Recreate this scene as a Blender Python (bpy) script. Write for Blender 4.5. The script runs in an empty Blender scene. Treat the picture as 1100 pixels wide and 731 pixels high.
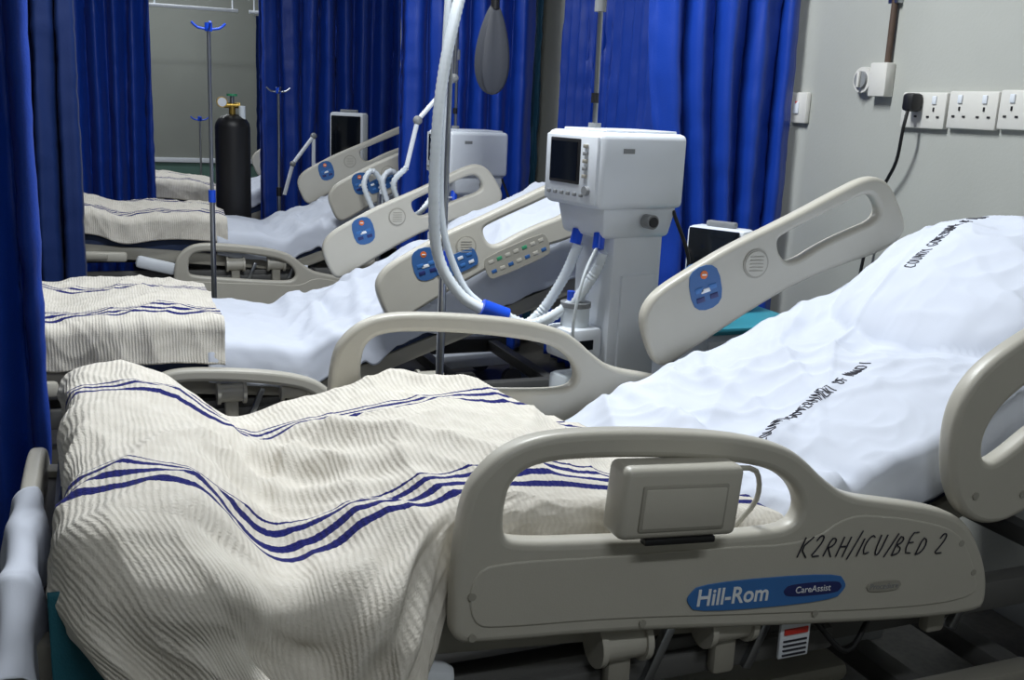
import bpy, bmesh, math, random
from mathutils import Vector, Matrix, noise, Euler
from mathutils.bvhtree import BVHTree
random.seed(4)
scene=bpy.context.scene
COL=scene.collection
scene.view_settings.view_transform='Standard'
# ------------------------------------------------------------ materials
def newmat(name):
    m=bpy.data.materials.new(name);m.use_nodes=True
    nt=m.node_tree;b=nt.nodes['Principled BSDF'];return m,nt,b
def L(nt,a,b): nt.links.new(a,b)
def simple(name,col,rough=.5,metal=0,spec=.5,noise_amt=.06,scale=12,bump=0,bscale=200,emit=None,alpha=None,trans=0):
    m,nt,b=newmat(name)
    tc=nt.nodes.new('ShaderNodeTexCoord')
    n=nt.nodes.new('ShaderNodeTexNoise');n.inputs['Scale'].default_value=scale;n.inputs['Detail'].default_value=4
    L(nt,tc.outputs['Object'],n.inputs['Vector'])
    r=nt.nodes.new('ShaderNodeMapRange');r.inputs[3].default_value=1-noise_amt;r.inputs[4].default_value=1+noise_amt
    L(nt,n.outputs[0],r.inputs[0])
    mx=nt.nodes.new('ShaderNodeVectorMath');mx.operation='SCALE';mx.inputs[0].default_value=col[:3]
    L(nt,r.outputs[0],mx.inputs['Scale']);L(nt,mx.outputs[0],b.inputs['Base Color'])
    b.inputs['Roughness'].default_value=rough;b.inputs['Metallic'].default_value=metal
    b.inputs['Specular IOR Level'].default_value=spec
    if bump:
        n2=nt.nodes.new('ShaderNodeTexNoise');n2.inputs['Scale'].default_value=bscale;L(nt,tc.outputs['Object'],n2.inputs['Vector'])
        bp=nt.nodes.new('ShaderNodeBump');bp.inputs['Strength'].default_value=bump;bp.inputs['Distance'].default_value=.002
        L(nt,n2.outputs[0],bp.inputs['Height']);L(nt,bp.outputs[0],b.inputs['Normal'])
    if emit:
        b.inputs['Emission Color'].default_value=(*emit[0],1);b.inputs['Emission Strength'].default_value=emit[1]
    if trans: b.inputs['Transmission Weight'].default_value=trans
    return m
BEIGE=simple('beige_plastic',(.50,.48,.42),.36,bump=.15,bscale=500,noise_amt=.04)
BEIGE2=simple('beige_plastic_dark',(.34,.325,.28),.45)
WHITEP=simple('white_plastic',(.74,.78,.84),.33,noise_amt=.02)
GREYP=simple('grey_plastic',(.24,.25,.26),.45)
TRANSP=simple('hose_plastic',(.74,.80,.85),.22,noise_amt=.03)
STEEL=simple('brushed_steel',(.42,.44,.47),.28,metal=1)
DARKST=simple('dark_frame_metal',(.05,.05,.055),.5,metal=.3)
GREYMET=simple('grey_painted_frame',(.10,.10,.098),.5)
BLACK=simple('black_rubber',(.008,.008,.010),.45)
SCREEN=simple('dark_screen',(.006,.008,.012),.12)
BLUEL=simple('blue_label',(.045,.17,.46),.35)
BLUEC=simple('blue_connector',(.008,.08,.70),.35)
NAVY=simple('navy_badge',(.02,.03,.14),.35)
WHITEL=simple('white_lettering',(.85,.87,.9),.5)
INK=simple('ink',(.012,.012,.025),.6)
ORANGE=simple('orange_label',(.7,.16,.03),.4)
RED=simple('red_label',(.6,.04,.03),.4)
BRASS=simple('brass',(.5,.33,.08),.35,metal=1)
TEAL=simple('teal_fabric',(.008,.10,.14),.75,bump=.5,bscale=300)
TEALP=simple('teal_plastic',(.04,.30,.40),.4)
RUST=simple('rusty_conduit',(.08,.05,.035),.7,noise_amt=.4,scale=30)
MATT=simple('mattress_vinyl',(.03,.05,.12),.5)
LAMP=simple('fluorescent_tube',(.9,.9,.9),.5,emit=((.92,.97,1),6))
SOCK=simple('socket_plastic',(.68,.67,.63),.35,noise_amt=.02)
GREYBAG=simple('grey_bag',(.055,.06,.075),.6)
MONBLUE=simple('panel_blue',(.035,.12,.33),.35)
GREENL=simple('green_key',(.05,.3,.15),.4)
CASTER=simple('caster_grey',(.08,.08,.08),.5)

def mk_blanket():
    m,nt,b=newmat('striped_knit_blanket')
    uv=nt.nodes.new('ShaderNodeUVMap');sp=nt.nodes.new('ShaderNodeSeparateXYZ');L(nt,uv.outputs[0],sp.inputs[0])
    def math_(op,a,bv=None,c=None):
        n=nt.nodes.new('ShaderNodeMath');n.operation=op
        for i,v in enumerate((a,bv,c)):
            if v is None: continue
            if isinstance(v,(int,float)): n.inputs[i].default_value=v
            else: L(nt,v,n.inputs[i])
        return n.outputs[0]
    nz=nt.nodes.new('ShaderNodeTexNoise');nz.inputs['Scale'].default_value=180;L(nt,uv.outputs[0],nz.inputs['Vector'])
    jit=math_('MULTIPLY',math_('SUBTRACT',nz.outputs[0],.5),.006)
    v=math_('ADD',sp.outputs[1],jit)
    s=None
    for c,w in ((1.590,.0100),(1.630,.0095),(1.668,.0075),(1.692,.003),(2.095,.0085),(2.133,.0075),(2.160,.004)):
        k=math_('COMPARE',v,c,w); s=k if s is None else math_('ADD',s,k)
    s=math_('MINIMUM',s,1)
    nz2=nt.nodes.new('ShaderNodeTexNoise');nz2.inputs['Scale'].default_value=7;nz2.inputs['Detail'].default_value=3;L(nt,uv.outputs[0],nz2.inputs['Vector'])
    uu=math_('ADD',sp.outputs[0],math_('MULTIPLY',nz2.outputs[0],.024))
    rib=math_('SINE',math_('MULTIPLY',uu,2*math.pi/.0105))
    nf=nt.nodes.new('ShaderNodeTexNoise');nf.inputs['Scale'].default_value=260;nf.inputs['Detail'].default_value=4;L(nt,uv.outputs[0],nf.inputs['Vector'])
    h=math_('ADD',rib,math_('MULTIPLY',nf.outputs[0],3.6))
    bp=nt.nodes.new('ShaderNodeBump');bp.inputs['Strength'].default_value=.55;bp.inputs['Distance'].default_value=.0015
    L(nt,h,bp.inputs['Height']);L(nt,bp.outputs[0],b.inputs['Normal'])
    n3=nt.nodes.new('ShaderNodeTexNoise');n3.inputs['Scale'].default_value=25;n3.inputs['Detail'].default_value=6;L(nt,uv.outputs[0],n3.inputs['Vector'])
    cr=nt.nodes.new('ShaderNodeMix');cr.data_type='RGBA'
    cr.inputs[6].default_value=(.60,.56,.49,1);cr.inputs[7].default_value=(.86,.825,.755,1)
    L(nt,math_('ADD',math_('MULTIPLY',n3.outputs[0],.95),math_('MULTIPLY',rib,.08)),cr.inputs[0])
    mx=nt.nodes.new('ShaderNodeMix');mx.data_type='RGBA';L(nt,s,mx.inputs[0]);L(nt,cr.outputs[2],mx.inputs[6]);mx.inputs[7].default_value=(.012,.015,.14,1)
    L(nt,mx.outputs[2],b.inputs['Base Color']);b.inputs['Roughness'].default_value=.95
    b.inputs['Sheen Weight'].default_value=.08;b.inputs['Specular IOR Level'].default_value=.1
    return m
BLANKET=mk_blanket()
def cloth(name,col,rough,sheen,bumps,bscale,spec=.2):
    m=simple(name,col,rough,noise_amt=.04,scale=6,bump=bumps,bscale=bscale,spec=spec)
    m.node_tree.nodes['Principled BSDF'].inputs['Sheen Weight'].default_value=sheen
    return m
SHEET=cloth('white_cotton_sheet',(.62,.66,.755),.85,.03,.12,500)
CURT=cloth('blue_satin_curtain',(.003,.040,.33),.45,.05,.4,180,spec=.4)
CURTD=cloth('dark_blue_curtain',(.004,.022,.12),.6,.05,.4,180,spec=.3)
CURTT=cloth('teal_curtain',(.008,.06,.11),.6,.05,.4,180,spec=.3)

def wallmat(name,col,dado=None):
    m,nt,b=newmat(name)
    g=nt.nodes.new('ShaderNodeNewGeometry')
    n=nt.nodes.new('ShaderNodeTexNoise');n.inputs['Scale'].default_value=1.6;n.inputs['Detail'].default_value=8;L(nt,g.outputs['Position'],n.inputs['Vector'])
    r=nt.nodes.new('ShaderNodeMapRange');r.inputs[1].default_value=.3;r.inputs[2].default_value=.7;r.inputs[3].default_value=.92;r.inputs[4].default_value=1.05;L(nt,n.outputs[0],r.inputs[0])
    mx=nt.nodes.new('ShaderNodeVectorMath');mx.operation='SCALE'
    if dado:
        sp=nt.nodes.new('ShaderNodeSeparateXYZ');L(nt,g.outputs['Position'],sp.inputs[0])
        lt=nt.nodes.new('ShaderNodeMath');lt.operation='LESS_THAN';lt.inputs[1].default_value=dado[0];L(nt,sp.outputs[2],lt.inputs[0])
        mm=nt.nodes.new('ShaderNodeMix');mm.data_type='RGBA';mm.inputs[6].default_value=(*col,1);mm.inputs[7].default_value=(*dado[1],1);L(nt,lt.outputs[0],mm.inputs[0])
        L(nt,mm.outputs[2],mx.inputs[0])
    else: mx.inputs[0].default_value=col
    L(nt,r.outputs[0],mx.inputs['Scale']);L(nt,mx.outputs[0],b.inputs['Base Color'])
    b.inputs['Roughness'].default_value=.6
    n2=nt.nodes.new('ShaderNodeTexNoise');n2.inputs['Scale'].default_value=90;L(nt,g.outputs['Position'],n2.inputs['Vector'])
    bp=nt.nodes.new('ShaderNodeBump');bp.inputs['Strength'].default_value=.15;bp.inputs['Distance'].default_value=.003;L(nt,n2.outputs[0],bp.inputs['Height']);L(nt,bp.outputs[0],b.inputs['Normal'])
    return m
WALLR=wallmat('painted_wall',(.43,.44,.41))
WALLB=wallmat('painted_back_wall',(.26,.275,.25),(.72,(.10,.19,.16)))
CEIL=wallmat('ceiling_paint',(.30,.30,.29))
def floormat():
    m,nt,b=newmat('terrazzo_floor')
    g=nt.nodes.new('ShaderNodeNewGeometry')
    v=nt.nodes.new('ShaderNodeTexVoronoi');v.inputs['Scale'].default_value=60;L(nt,g.outputs['Position'],v.inputs['Vector'])
    cr=nt.nodes.new('ShaderNodeMix');cr.data_type='RGBA';cr.inputs[6].default_value=(.055,.052,.048,1);cr.inputs[7].default_value=(.10,.095,.085,1)
    L(nt,v.outputs['Distance'],cr.inputs[0]);L(nt,cr.outputs[2],b.inputs['Base Color']);b.inputs['Roughness'].default_value=.35
    return m
FLOOR=floormat()

# ------------------------------------------------------------ mesh builder
def chaikin(pts,it=2,closed=True):
    for _ in range(it):
        out=[];n=len(pts)
        rng=range(n) if closed else range(n-1)
        if not closed: out.append(pts[0])
        for i in rng:
            a=Vector(pts[i]);b=Vector(pts[(i+1)%n])
            out.append(a*.75+b*.25);out.append(a*.25+b*.75)
        if not closed: out.append(pts[-1])
        pts=out
    return [Vector(p) for p in pts]
def catmull(pts,step=.02):
    P=[Vector(p) for p in pts];P=[P[0]*2-P[1]]+P+[P[-1]*2-P[-2]]
    out=[]
    for i in range(1,len(P)-2):
        a,b,c,d=P[i-1],P[i],P[i+1],P[i+2]
        n=max(2,int((c-b).length/step))
        for k in range(n):
            t=k/n
            out.append(.5*((2*b)+(c-a)*t+(2*a-5*b+4*c-d)*t*t+(3*b-a-3*c+d)*t**3))
    out.append(P[-2]);return out
def obj_from_mesh(name,me,mats,loc=(0,0,0),parent=None,angle=40,smooth=True):
    for m in mats: me.materials.append(m)
    if smooth:
        me.polygons.foreach_set('use_smooth',[True]*len(me.polygons))
        me.set_sharp_from_angle(angle=math.radians(angle))
    o=bpy.data.objects.new(name,me);COL.objects.link(o);o.location=loc
    if parent: o.parent=parent
    return o
class MB:
    def __init__(s): s.bm=bmesh.new();s.mats=[]
    def mi(s,m):
        if m not in s.mats: s.mats.append(m)
        return s.mats.index(m)
    def merge(s,t,mat):
        i=s.mi(mat)
        for f in t.faces: f.material_index=i
        me=bpy.data.meshes.new('t');t.to_mesh(me);t.free();s.bm.from_mesh(me);bpy.data.meshes.remove(me)
    def box(s,c,size,mat,bev=.006,rot=(0,0,0),taper=None,seg=2):
        t=bmesh.new();bmesh.ops.create_cube(t,size=1)
        for v in t.verts:
            k=1
            if taper and v.co.z<0: k=taper
            v.co=Vector((v.co.x*size[0]*k,v.co.y*size[1]*k,v.co.z*size[2]))
        if bev: bmesh.ops.bevel(t,geom=t.edges[:],offset=min(bev,min(size)*.45),segments=seg,affect='EDGES',profile=.5)
        M=Matrix.Translation(c)@Euler(rot).to_matrix().to_4x4();t.transform(M);s.merge(t,mat)
    def cyl(s,a,b,r,mat,r2=None,seg=16):
        a=Vector(a);b=Vector(b);d=b-a
        t=bmesh.new();bmesh.ops.create_cone(t,cap_ends=True,segments=seg,radius1=r,radius2=r if r2 is None else r2,depth=d.length)
        M=Matrix.Translation((a+b)/2)@d.to_track_quat('Z','Y').to_matrix().to_4x4();t.transform(M);s.merge(t,mat)
    def sph(s,c,r,mat,sc=(1,1,1)):
        t=bmesh.new();bmesh.ops.create_uvsphere(t,u_segments=16,v_segments=10,radius=r)
        for v in t.verts: v.co=Vector((v.co.x*sc[0],v.co.y*sc[1],v.co.z*sc[2]))+Vector(c)
        s.merge(t,mat)
    def tube(s,pts,r,mat,seg=10,step=.02,corr=0,raw=False):
        P=[Vector(p) for p in pts] if raw else catmull(pts,step)
        t=bmesh.new();rings=[]
        up=Vector((0.13,.97,.2)).normalized()
        for i,p in enumerate(P):
            tan=(P[min(i+1,len(P)-1)]-P[max(i-1,0)]).normalized()
            up=(up-tan*up.dot(tan)).normalized();sd=tan.cross(up)
            rr=r*(1-corr*(i%2))
            rings.append([t.verts.new(p+up*math.cos(2*math.pi*k/seg)*rr+sd*math.sin(2*math.pi*k/seg)*rr) for k in range(seg)])
        for i in range(len(rings)-1):
            for k in range(seg): t.faces.new((rings[i][k],rings[i][(k+1)%seg],rings[i+1][(k+1)%seg],rings[i+1][k]))
        t.faces.new(rings[0]);t.faces.new(rings[-1][::-1])
        bmesh.ops.recalc_face_normals(t,faces=t.faces[:]);s.merge(t,mat)
    def from_curve(s,cu,M,mat):
        ob=bpy.data.objects.new('tmp',cu);COL.objects.link(ob);bpy.context.view_layer.update()
        dg=bpy.context.evaluated_depsgraph_get();me=bpy.data.meshes.new_from_object(ob.evaluated_get(dg))
        t=bmesh.new();t.from_mesh(me);t.transform(M);bpy.data.objects.remove(ob);bpy.data.meshes.remove(me);bpy.data.curves.remove(cu)
        s.merge(t,mat)
    def plate(s,outline,holes,half,bev,mat,M,it=2):
        cu=bpy.data.curves.new('c','CURVE');cu.dimensions='2D';cu.fill_mode='BOTH';cu.extrude=half;cu.bevel_depth=bev;cu.bevel_resolution=3
        for pl in [outline]+list(holes):
            pp=chaikin([(x,y,0) for x,y in pl],it) if it else [Vector((x,y,0)) for x,y in pl]
            sp=cu.splines.new('POLY');sp.points.add(len(pp)-1)
            for q,w in zip(sp.points,pp): q.co=(w.x,w.y,0,1)
            sp.use_cyclic_u=True
        s.from_curve(cu,M,mat)
    def text(s,body,size,M,mat,shear=0,ext=.0004,sx=1,align='CENTER',offs=0):
        cu=bpy.data.curves.new('t','FONT');cu.body=body;cu.size=size;cu.extrude=ext;cu.shear=shear;cu.align_x=align;cu.align_y='CENTER';cu.offset=offs;cu.resolution_u=3
        s.from_curve(cu,M@Matrix.Diagonal((sx,1,1,1)),mat)
    def done(s,name,loc=(0,0,0),parent=None,angle=40):
        me=bpy.data.meshes.new(name);s.bm.to_mesh(me);s.bm.free()
        return obj_from_mesh(name,me,s.mats,loc,parent,angle)
def empty(name,loc=(0,0,0)):
    e=bpy.data.objects.new(name,None);COL.objects.link(e);e.location=loc;e.empty_display_size=.1;return e
XZ=Matrix(((1,0,0,0),(0,0,-1,0),(0,1,0,0),(0,0,0,1)))
def onXZ(x,y,z,ang=0): return Matrix.Translation((x,y,z))@XZ@Matrix.Rotation(ang,4,'Z')
def rrect(w,h,cx=0,cy=0,c=.3):
    k=min(w,h)*c
    return [(cx-w/2+k,cy-h/2),(cx+w/2-k,cy-h/2),(cx+w/2,cy-h/2+k),(cx+w/2,cy+h/2-k),(cx+w/2-k,cy+h/2),(cx-w/2+k,cy+h/2),(cx-w/2,cy+h/2-k),(cx-w/2,cy-h/2+k)]
def interp(tab,x):
    if x<=tab[0][0]: return tab[0][1]
    if x>=tab[-1][0]: return tab[-1][1]
    for i in range(len(tab)-1):
        if x<=tab[i+1][0]:
            x0,y0=tab[i];x1,y1=tab[i+1]
            m0=(y1-tab[i-1][1])/(x1-tab[i-1][0]) if i>0 else 0
            m1=(tab[i+2][1]-y0)/(tab[i+2][0]-x0) if i+2<len(tab) else 0
            h=x1-x0;t=(x-x0)/h
            return y0*(2*t**3-3*t*t+1)+m0*h*(t**3-2*t*t+t)+y1*(-2*t**3+3*t*t)+m1*h*(t**3-t*t)
def ss(a,b,x):
    t=max(0,min(1,(x-a)/(b-a)));return t*t*(3-2*t)
def grid(name,f,us,vs,disp,mat,loc=(0,0,0),thick=.005,parent=None,uvf=None):
    nu,nv=len(us),len(vs)
    P=[[Vector(f(u,v)) for v in vs] for u in us]
    Q=[]
    for i in range(nu):
        row=[]
        for j in range(nv):
            a=P[min(i+1,nu-1)][j]-P[max(i-1,0)][j];b=P[i][min(j+1,nv-1)]-P[i][max(j-1,0)]
            n=a.cross(b);n=n.normalized() if n.length>1e-9 else Vector((0,0,1))
            row.append(P[i][j]+n*disp(us[i],vs[j],P[i][j]))
        Q.append(row)
    me=bpy.data.meshes.new(name)
    faces=[(i*nv+j,(i+1)*nv+j,(i+1)*nv+j+1,i*nv+j+1) for i in range(nu-1) for j in range(nv-1)]
    me.from_pydata([q for r in Q for q in r],[],faces)
    uv=me.uv_layers.new(name='UVMap')
    for poly in me.polygons:
        for li in poly.loop_indices:
            vi=me.loops[li].vertex_index;u=us[vi//nv];v=vs[vi%nv]
            uv.data[li].uv=(u,v)
    o=obj_from_mesh(name,me,[mat],loc,parent,180)
    if thick:
        s=o.modifiers.new('thickness','SOLIDIFY');s.thickness=thick;s.offset=-1
    return o
def lin(a,b,n): return [a+(b-a)*i/(n-1) for i in range(n)]
def N(x,y,z=0): return noise.noise(Vector((x,y,z)))
def ridge(x,y,z=0): return (1-min(1,abs(N(x,y,z))*2.2))**2
# ------------------------------------------------------------ room
def wall(name,c,size,mat):
    m=MB();m.box(c,size,mat,bev=0);return m.done(name,angle=30)
XW=2.6
wall('floor',(0,4.7,-.05),(5.6,14.4,.1),FLOOR)
wall('ceiling',(0,4.7,3.25),(5.6,14.4,.1),CEIL)
wall('wall_right',(XW+.05,4.7,1.6),(.1,14.4,3.3),WALLR)
wall('wall_left',(-2.75,4.7,1.6),(.1,14.4,3.3),WALLR)
wall('wall_back',(0,11.75,1.6),(5.6,.1,3.3),WALLB)
wall('wall_front',(0,-2.35,1.6),(5.6,.1,3.3),WALLR)
m=MB();m.box((0,11.69,.74),(5.4,.025,.05),WHITEP,bev=.004);m.done('trim_1')
m=MB();m.box((XW-.008,4.7,.05),(.016,14,.1),GREYP,bev=.003);m.done('baseboard_right')

# ------------------------------------------------------------ bed parts
FOOT=[(.515,.66),(.517,.77),(.53,.88),(.56,.925),(.60,.955),(.65,.972),(.73,.975),(.87,.965),(1.03,.945),(1.14,.915),(1.19,.885),(1.24,.84),(1.30,.80),(1.42,.775),(1.53,.75),(1.61,.715),(1.66,.65),(1.69,.59),(1.70,.53),(1.68,.502),(1.5,.512),(1.11,.56),(.81,.60),(.545,.62),(.52,.635)]
FHOLE=[(.598,.80),(.595,.85),(.607,.905),(.65,.93),(.77,.928),(.93,.912),(1.07,.888),(1.13,.868),(1.18,.83),(1.20,.785),(1.185,.755),(1.13,.748),(.95,.76),(.79,.775),(.63,.79)]
FIN=[(.545,.66),(.545,.755),(.62,.76),(.79,.745),(1.0,.735),(1.22,.715),(1.30,.765),(1.42,.745),(1.52,.72),(1.59,.69),(1.63,.635),(1.655,.58),(1.66,.545),(1.5,.545),(1.11,.592),(.81,.632),(.6,.648)]
HEADR=[(1.41,.86),(1.385,.93),(1.40,.98),(1.44,1.02),(1.52,1.065),(1.65,1.135),(1.83,1.21),(2.01,1.295),(2.09,1.33),(2.14,1.335),(2.19,1.31),(2.24,1.24),(2.265,1.19),(2.25,1.15),(2.18,1.11),(2.02,1.07),(1.88,1.02),(1.78,.97),(1.67,.91),(1.55,.84),(1.48,.80),(1.44,.805)]
HHOLE=[(1.80,1.155),(1.835,1.175),(2.0,1.245),(2.09,1.285),(2.13,1.285),(2.165,1.24),(2.15,1.205),(2.06,1.175),(1.96,1.135),(1.88,1.09),(1.84,1.085),(1.81,1.115)]
HEADN=[(1.565,.78),(1.545,.85),(1.54,.93),(1.56,.99),(1.61,1.045),(1.72,1.105),(1.95,1.205),(2.15,1.29),(2.26,1.30),(2.32,1.24),(2.33,1.15),(2.26,1.05),(2.1,.94),(1.95,.84),(1.85,.765),(1.78,.72),(1.69,.695),(1.61,.72)]
HHOLEN=[(1.625,.845),(1.62,.90),(1.655,.955),(1.73,1.005),(1.90,1.085),(2.08,1.16),(2.18,1.18),(2.19,1.13),(2.1,1.06),(1.92,.975),(1.78,.905),(1.69,.845),(1.65,.83)]
def rail_mesh(m,kind,y,side,dx=0,dz=0,detail=0):
    out,hole={'foot':(FOOT,FHOLE),'head':(HEADR,HHOLE),'headn':(HEADN,HHOLEN)}[kind]
    sh=lambda L_:[(a+dx,b+dz) for a,b in L_]
    def shrink(o,d):
        cx=[Vector(p) for p in o];n=len(cx);res=[]
        for i in range(n):
            t=(cx[(i+1)%n]-cx[i-1]).normalized();nn=Vector((-t.y,t.x))
            res.append(cx[i]+nn*d)
        return res
    area=lambda o:sum(o[i-1][0]*o[i][1]-o[i][0]*o[i-1][1] for i in range(len(o)))
    bev=.014
    def ins(o,d):
        s_=1 if area(o)>0 else -1
        return [tuple(p) for p in shrink(o,d*s_)]
    m.plate(ins(sh(out),bev*.9),[ins(sh(hole),-bev*.9)],.008,bev,BEIGE,onXZ(0,y,0))
    yo=y+side*.021
    if kind=='foot':
        m.plate(sh(FIN),[],.001,.003,BEIGE,onXZ(0,yo,0))
        for sx,sz in ((.545,.71),(.548,.635),(1.645,.60),(1.60,.67),(.87,.61),(1.25,.57)):
            m.cyl((sx+dx,yo,sz+dz),(sx+dx,yo+side*.005,sz+dz),.007,BEIGE2,seg=12)
    elif kind=='headn':
        m.plate(rrect(.06,.03,c=.3),[],.001,.0008,MONBLUE,onXZ(1.80,y-.0225,.83,math.radians(25)),it=1)
        for sx,sz in ((1.62,.77),(1.75,.76),(2.2,1.08)): m.cyl((sx,yo,sz),(sx,yo-.004,sz),.008,BEIGE2,seg=12)
    else:
        for sd in (-1,1):
            yy=y+sd*.0225
            M=onXZ(1.575+dx,yy,1.02+dz,math.radians(16))
            m.plate(rrect(.10,.125,c=.25),[],.001,.0008,MONBLUE,M,it=1)
            a=math.radians(16)
            for ix in range(2):
                for iz in range(2):
                    px=-.022+ix*.044;pz=-.03+iz*.028
                    qx=px*math.cos(a)-pz*math.sin(a);qz=px*math.sin(a)+pz*math.cos(a)
                    m.box((1.575+dx+qx,yy+sd*.002,1.02+dz+qz),(.026,.003,.015),BLUEL if iz else NAVY,bev=.002,rot=(0,-a,0))
            m.box((1.575+dx,yy+sd*.002,1.012+dz),(.03,.003,.012),WHITEL,bev=.002,rot=(0,-a,0))
            m.cyl((1.565+dx,yy,1.057+dz),(1.565+dx,yy+sd*.003,1.057+dz),.012,ORANGE,seg=16)
            m.box((1.565+dx,yy+sd*.004,1.057+dz),(.014,.002,.004),WHITEL,bev=0)
            m.cyl((1.735+dx,yy-sd*.002,1.085+dz),(1.735+dx,yy+sd*.002,1.085+dz),.042,BEIGE2,seg=24)
            m.cyl((1.735+dx,yy,1.085+dz),(1.735+dx,yy+sd*.004,1.085+dz),.036,BEIGE,seg=24)
            for k in range(5):
                m.box((1.735+dx,yy+sd*.004,1.065+dz+k*.01),(.045,.003,.003),BEIGE2,bev=0)
        if side<0:
            a=math.radians(22)
            yy=y-.0225
            m.plate(rrect(.28,.095,c=.2),[],.001,.001,BEIGE2,onXZ(1.95+dx,yy,1.045+dz,a),it=1)
            for k in range(7):
                qx=(-.11+.037*k)
                for r_,mt in ((.022,GREENL if k%3==1 else BEIGE),(-.018,BEIGE if k%2 else MONBLUE)):
                    m.box((1.95+dx+qx*math.cos(a)-r_*math.sin(a),yy-.002,1.045+dz+qx*math.sin(a)+r_*math.cos(a)),(.022,.003,.014),mt,bev=.002,rot=(0,-a,0))
            m.plate(rrect(.17,.075,c=.2),[],.001,.001,MONBLUE,onXZ(1.70+dx,yy-.003,1.02+dz,a),it=1)
            for k in range(4):
                qx=(-.055+.037*k)
                for r_ in (.016,-.014):
                    m.box((1.70+dx+qx*math.cos(a)-r_*math.sin(a),yy-.006,1.02+dz+qx*math.sin(a)+r_*math.cos(a)),(.022,.003,.012),WHITEP if (k+(r_>0))%2 else BLUEL,bev=.002,rot=(0,-a,0))
def build_bed(dx,dy,dz,near_drop=0,far_drop=0,full=True,main=False):
    E=empty('hospital_bed',(dx,dy,0))
    o=(0,0,dz)
    for nm,kind,y,side,xx,zz in (('siderail_foot_near','foot',1.46,-1,0,-near_drop),('siderail_foot_far','foot',2.43,1,0,-far_drop),
                       ('siderail_head_near','headn' if main else 'head',1.46,-1,0,0),('siderail_head_far','head',2.43,1,0,0)):
        m=MB();rail_mesh(m,kind,y,side,xx,zz)
        m.done(nm,o,E)
    m=MB()
    YZ=Matrix(((0,0,1,0),(1,0,0,0),(0,1,0,0),(0,0,0,1)))
    fb=[(1.47,.27),(1.45,.44),(1.455,.60),(1.50,.69),(1.62,.735),(1.945,.75),(2.27,.735),(2.39,.69),(2.435,.60),(2.44,.44),(2.42,.27)]
    m.plate(fb,[[(1.70,.64),(1.66,.675),(1.72,.70),(1.945,.71),(2.17,.70),(2.23,.675),(2.19,.64),(1.945,.63)]],.006,.012,BEIGE,Matrix.Translation((-.135,0,0))@YZ)
    m.done('footboard',o,E)
    m=MB();m.plate([(a,b+.36) for a,b in fb],[],.006,.012,BEIGE,Matrix.Translation((2.52,0,0))@YZ);m.done('headboard',o,E)
    m=MB()
    tab=MTAB
    t=bmesh.new();xs=lin(-.09,2.42,40);prev=None
    for x in xs:
        zt=interp(tab,x)-.05
        cur=[t.verts.new((x,y,z)) for y,z in ((1.56,zt-.12),(1.55,zt-.09),(1.55,zt-.02),(1.57,zt),(2.33,zt),(2.35,zt-.02),(2.35,zt-.09),(2.34,zt-.12))]
        if prev:
            for k in range(8): t.faces.new((prev[k],prev[(k+1)%8],cur[(k+1)%8],cur[k]))
        else: t.faces.new(cur)
        prev=cur
    t.faces.new(prev[::-1]);bmesh.ops.recalc_face_normals(t,faces=t.faces[:]);m.merge(t,MATT)
    m.done('mattress',o,E)
    m=MB()
    for y in (1.56,2.33):
        m.box((.50,y,.59),(1.30,.05,.07),BEIGE2,rot=(0,math.radians(5),0))
        m.box((1.75,y,.72),(1.30,.045,.06),BEIGE2,rot=(0,math.radians(-20),0))
        m.box((1.1,y,.47),(2.35,.05,.07),GREYMET)
    for x in (-.05,.4,.85,1.3,1.8,2.2):
        m.box((x,1.945,.47),(.05,.78,.05),GREYMET)
    m.box((.50,1.945,.60),(1.25,.74,.02),DARKST,rot=(0,math.radians(5),0))
    m.box((1.78,1.945,.74),(1.25,.74,.02),DARKST,rot=(0,math.radians(-20),0))
    m.cyl((1.3,1.9,.45),(1.95,1.9,.74),.03,GREYP);m.cyl((.9,2.0,.43),(.3,2.0,.56),.03,GREYP)
    m.box((1.1,1.8,.40),(.35,.14,.1),GREYP,bev=.015);m.box((.7,2.05,.40),(.3,.14,.1),BEIGE2,bev=.015)
    for y,sd in ((1.50,-1),(2.39,1)):
        for x in (.86,1.09,1.62):
            m.cyl((x-.045,y+sd*.0,.545),(x+.045,y,.545),.036,BEIGE,seg=20)
            m.cyl((x-.052,y,.545),(x-.04,y,.545),.044,BEIGE,seg=20);m.cyl((x+.04,y,.545),(x+.052,y,.545),.044,BEIGE,seg=20)
            m.box((x,y,.50),(.05,.03,.12),BEIGE2,bev=.01)
            m.box((x+.09,y-sd*.01,.49),(.02,.02,.13),STEEL,bev=.004,rot=(0,.4,0))
        m.box((1.0,y-sd*.03,.455),(.75,.03,.05),GREYMET,bev=.008)
    m.box((1.235,1.47,.50),(.07,.008,.075),WHITEP,bev=.002);m.box((1.235,1.465,.52),(.055,.004,.012),RED,bev=0)
    for k in range(4): m.box((1.235,1.465,.50-k*.010),(.055,.003,.003),INK,bev=0)
    m.box((.70,1.475,.42),(.10,.05,.05),BLACK,bev=.01)
    m.box((.10,1.50,.60),(.36,.04,.055),BEIGE,bev=.015,rot=(0,.03,0));m.box((.10,1.475,.60),(.16,.02,.03),BEIGE2,bev=.008)
    m.box((.43,1.50,.545),(.22,.05,.07),WHITEP,bev=.02,rot=(0,.25,0))
    m.tube([(1.30,1.50,.52),(1.37,1.47,.45),(1.45,1.50,.50),(1.52,1.52,.58)],.006,BLACK)
    m.done('deck_frame',o,E)
    m=MB()
    zt=.44+dz
    for x in (.45,1.75):
        m.box((x,1.945,(zt+.20)/2),(.16,.22,zt-.20),GREYP,bev=.012)
        m.box((x,1.945,zt-.01),(.24,.5,.03),DARKST,bev=.004)
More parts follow.
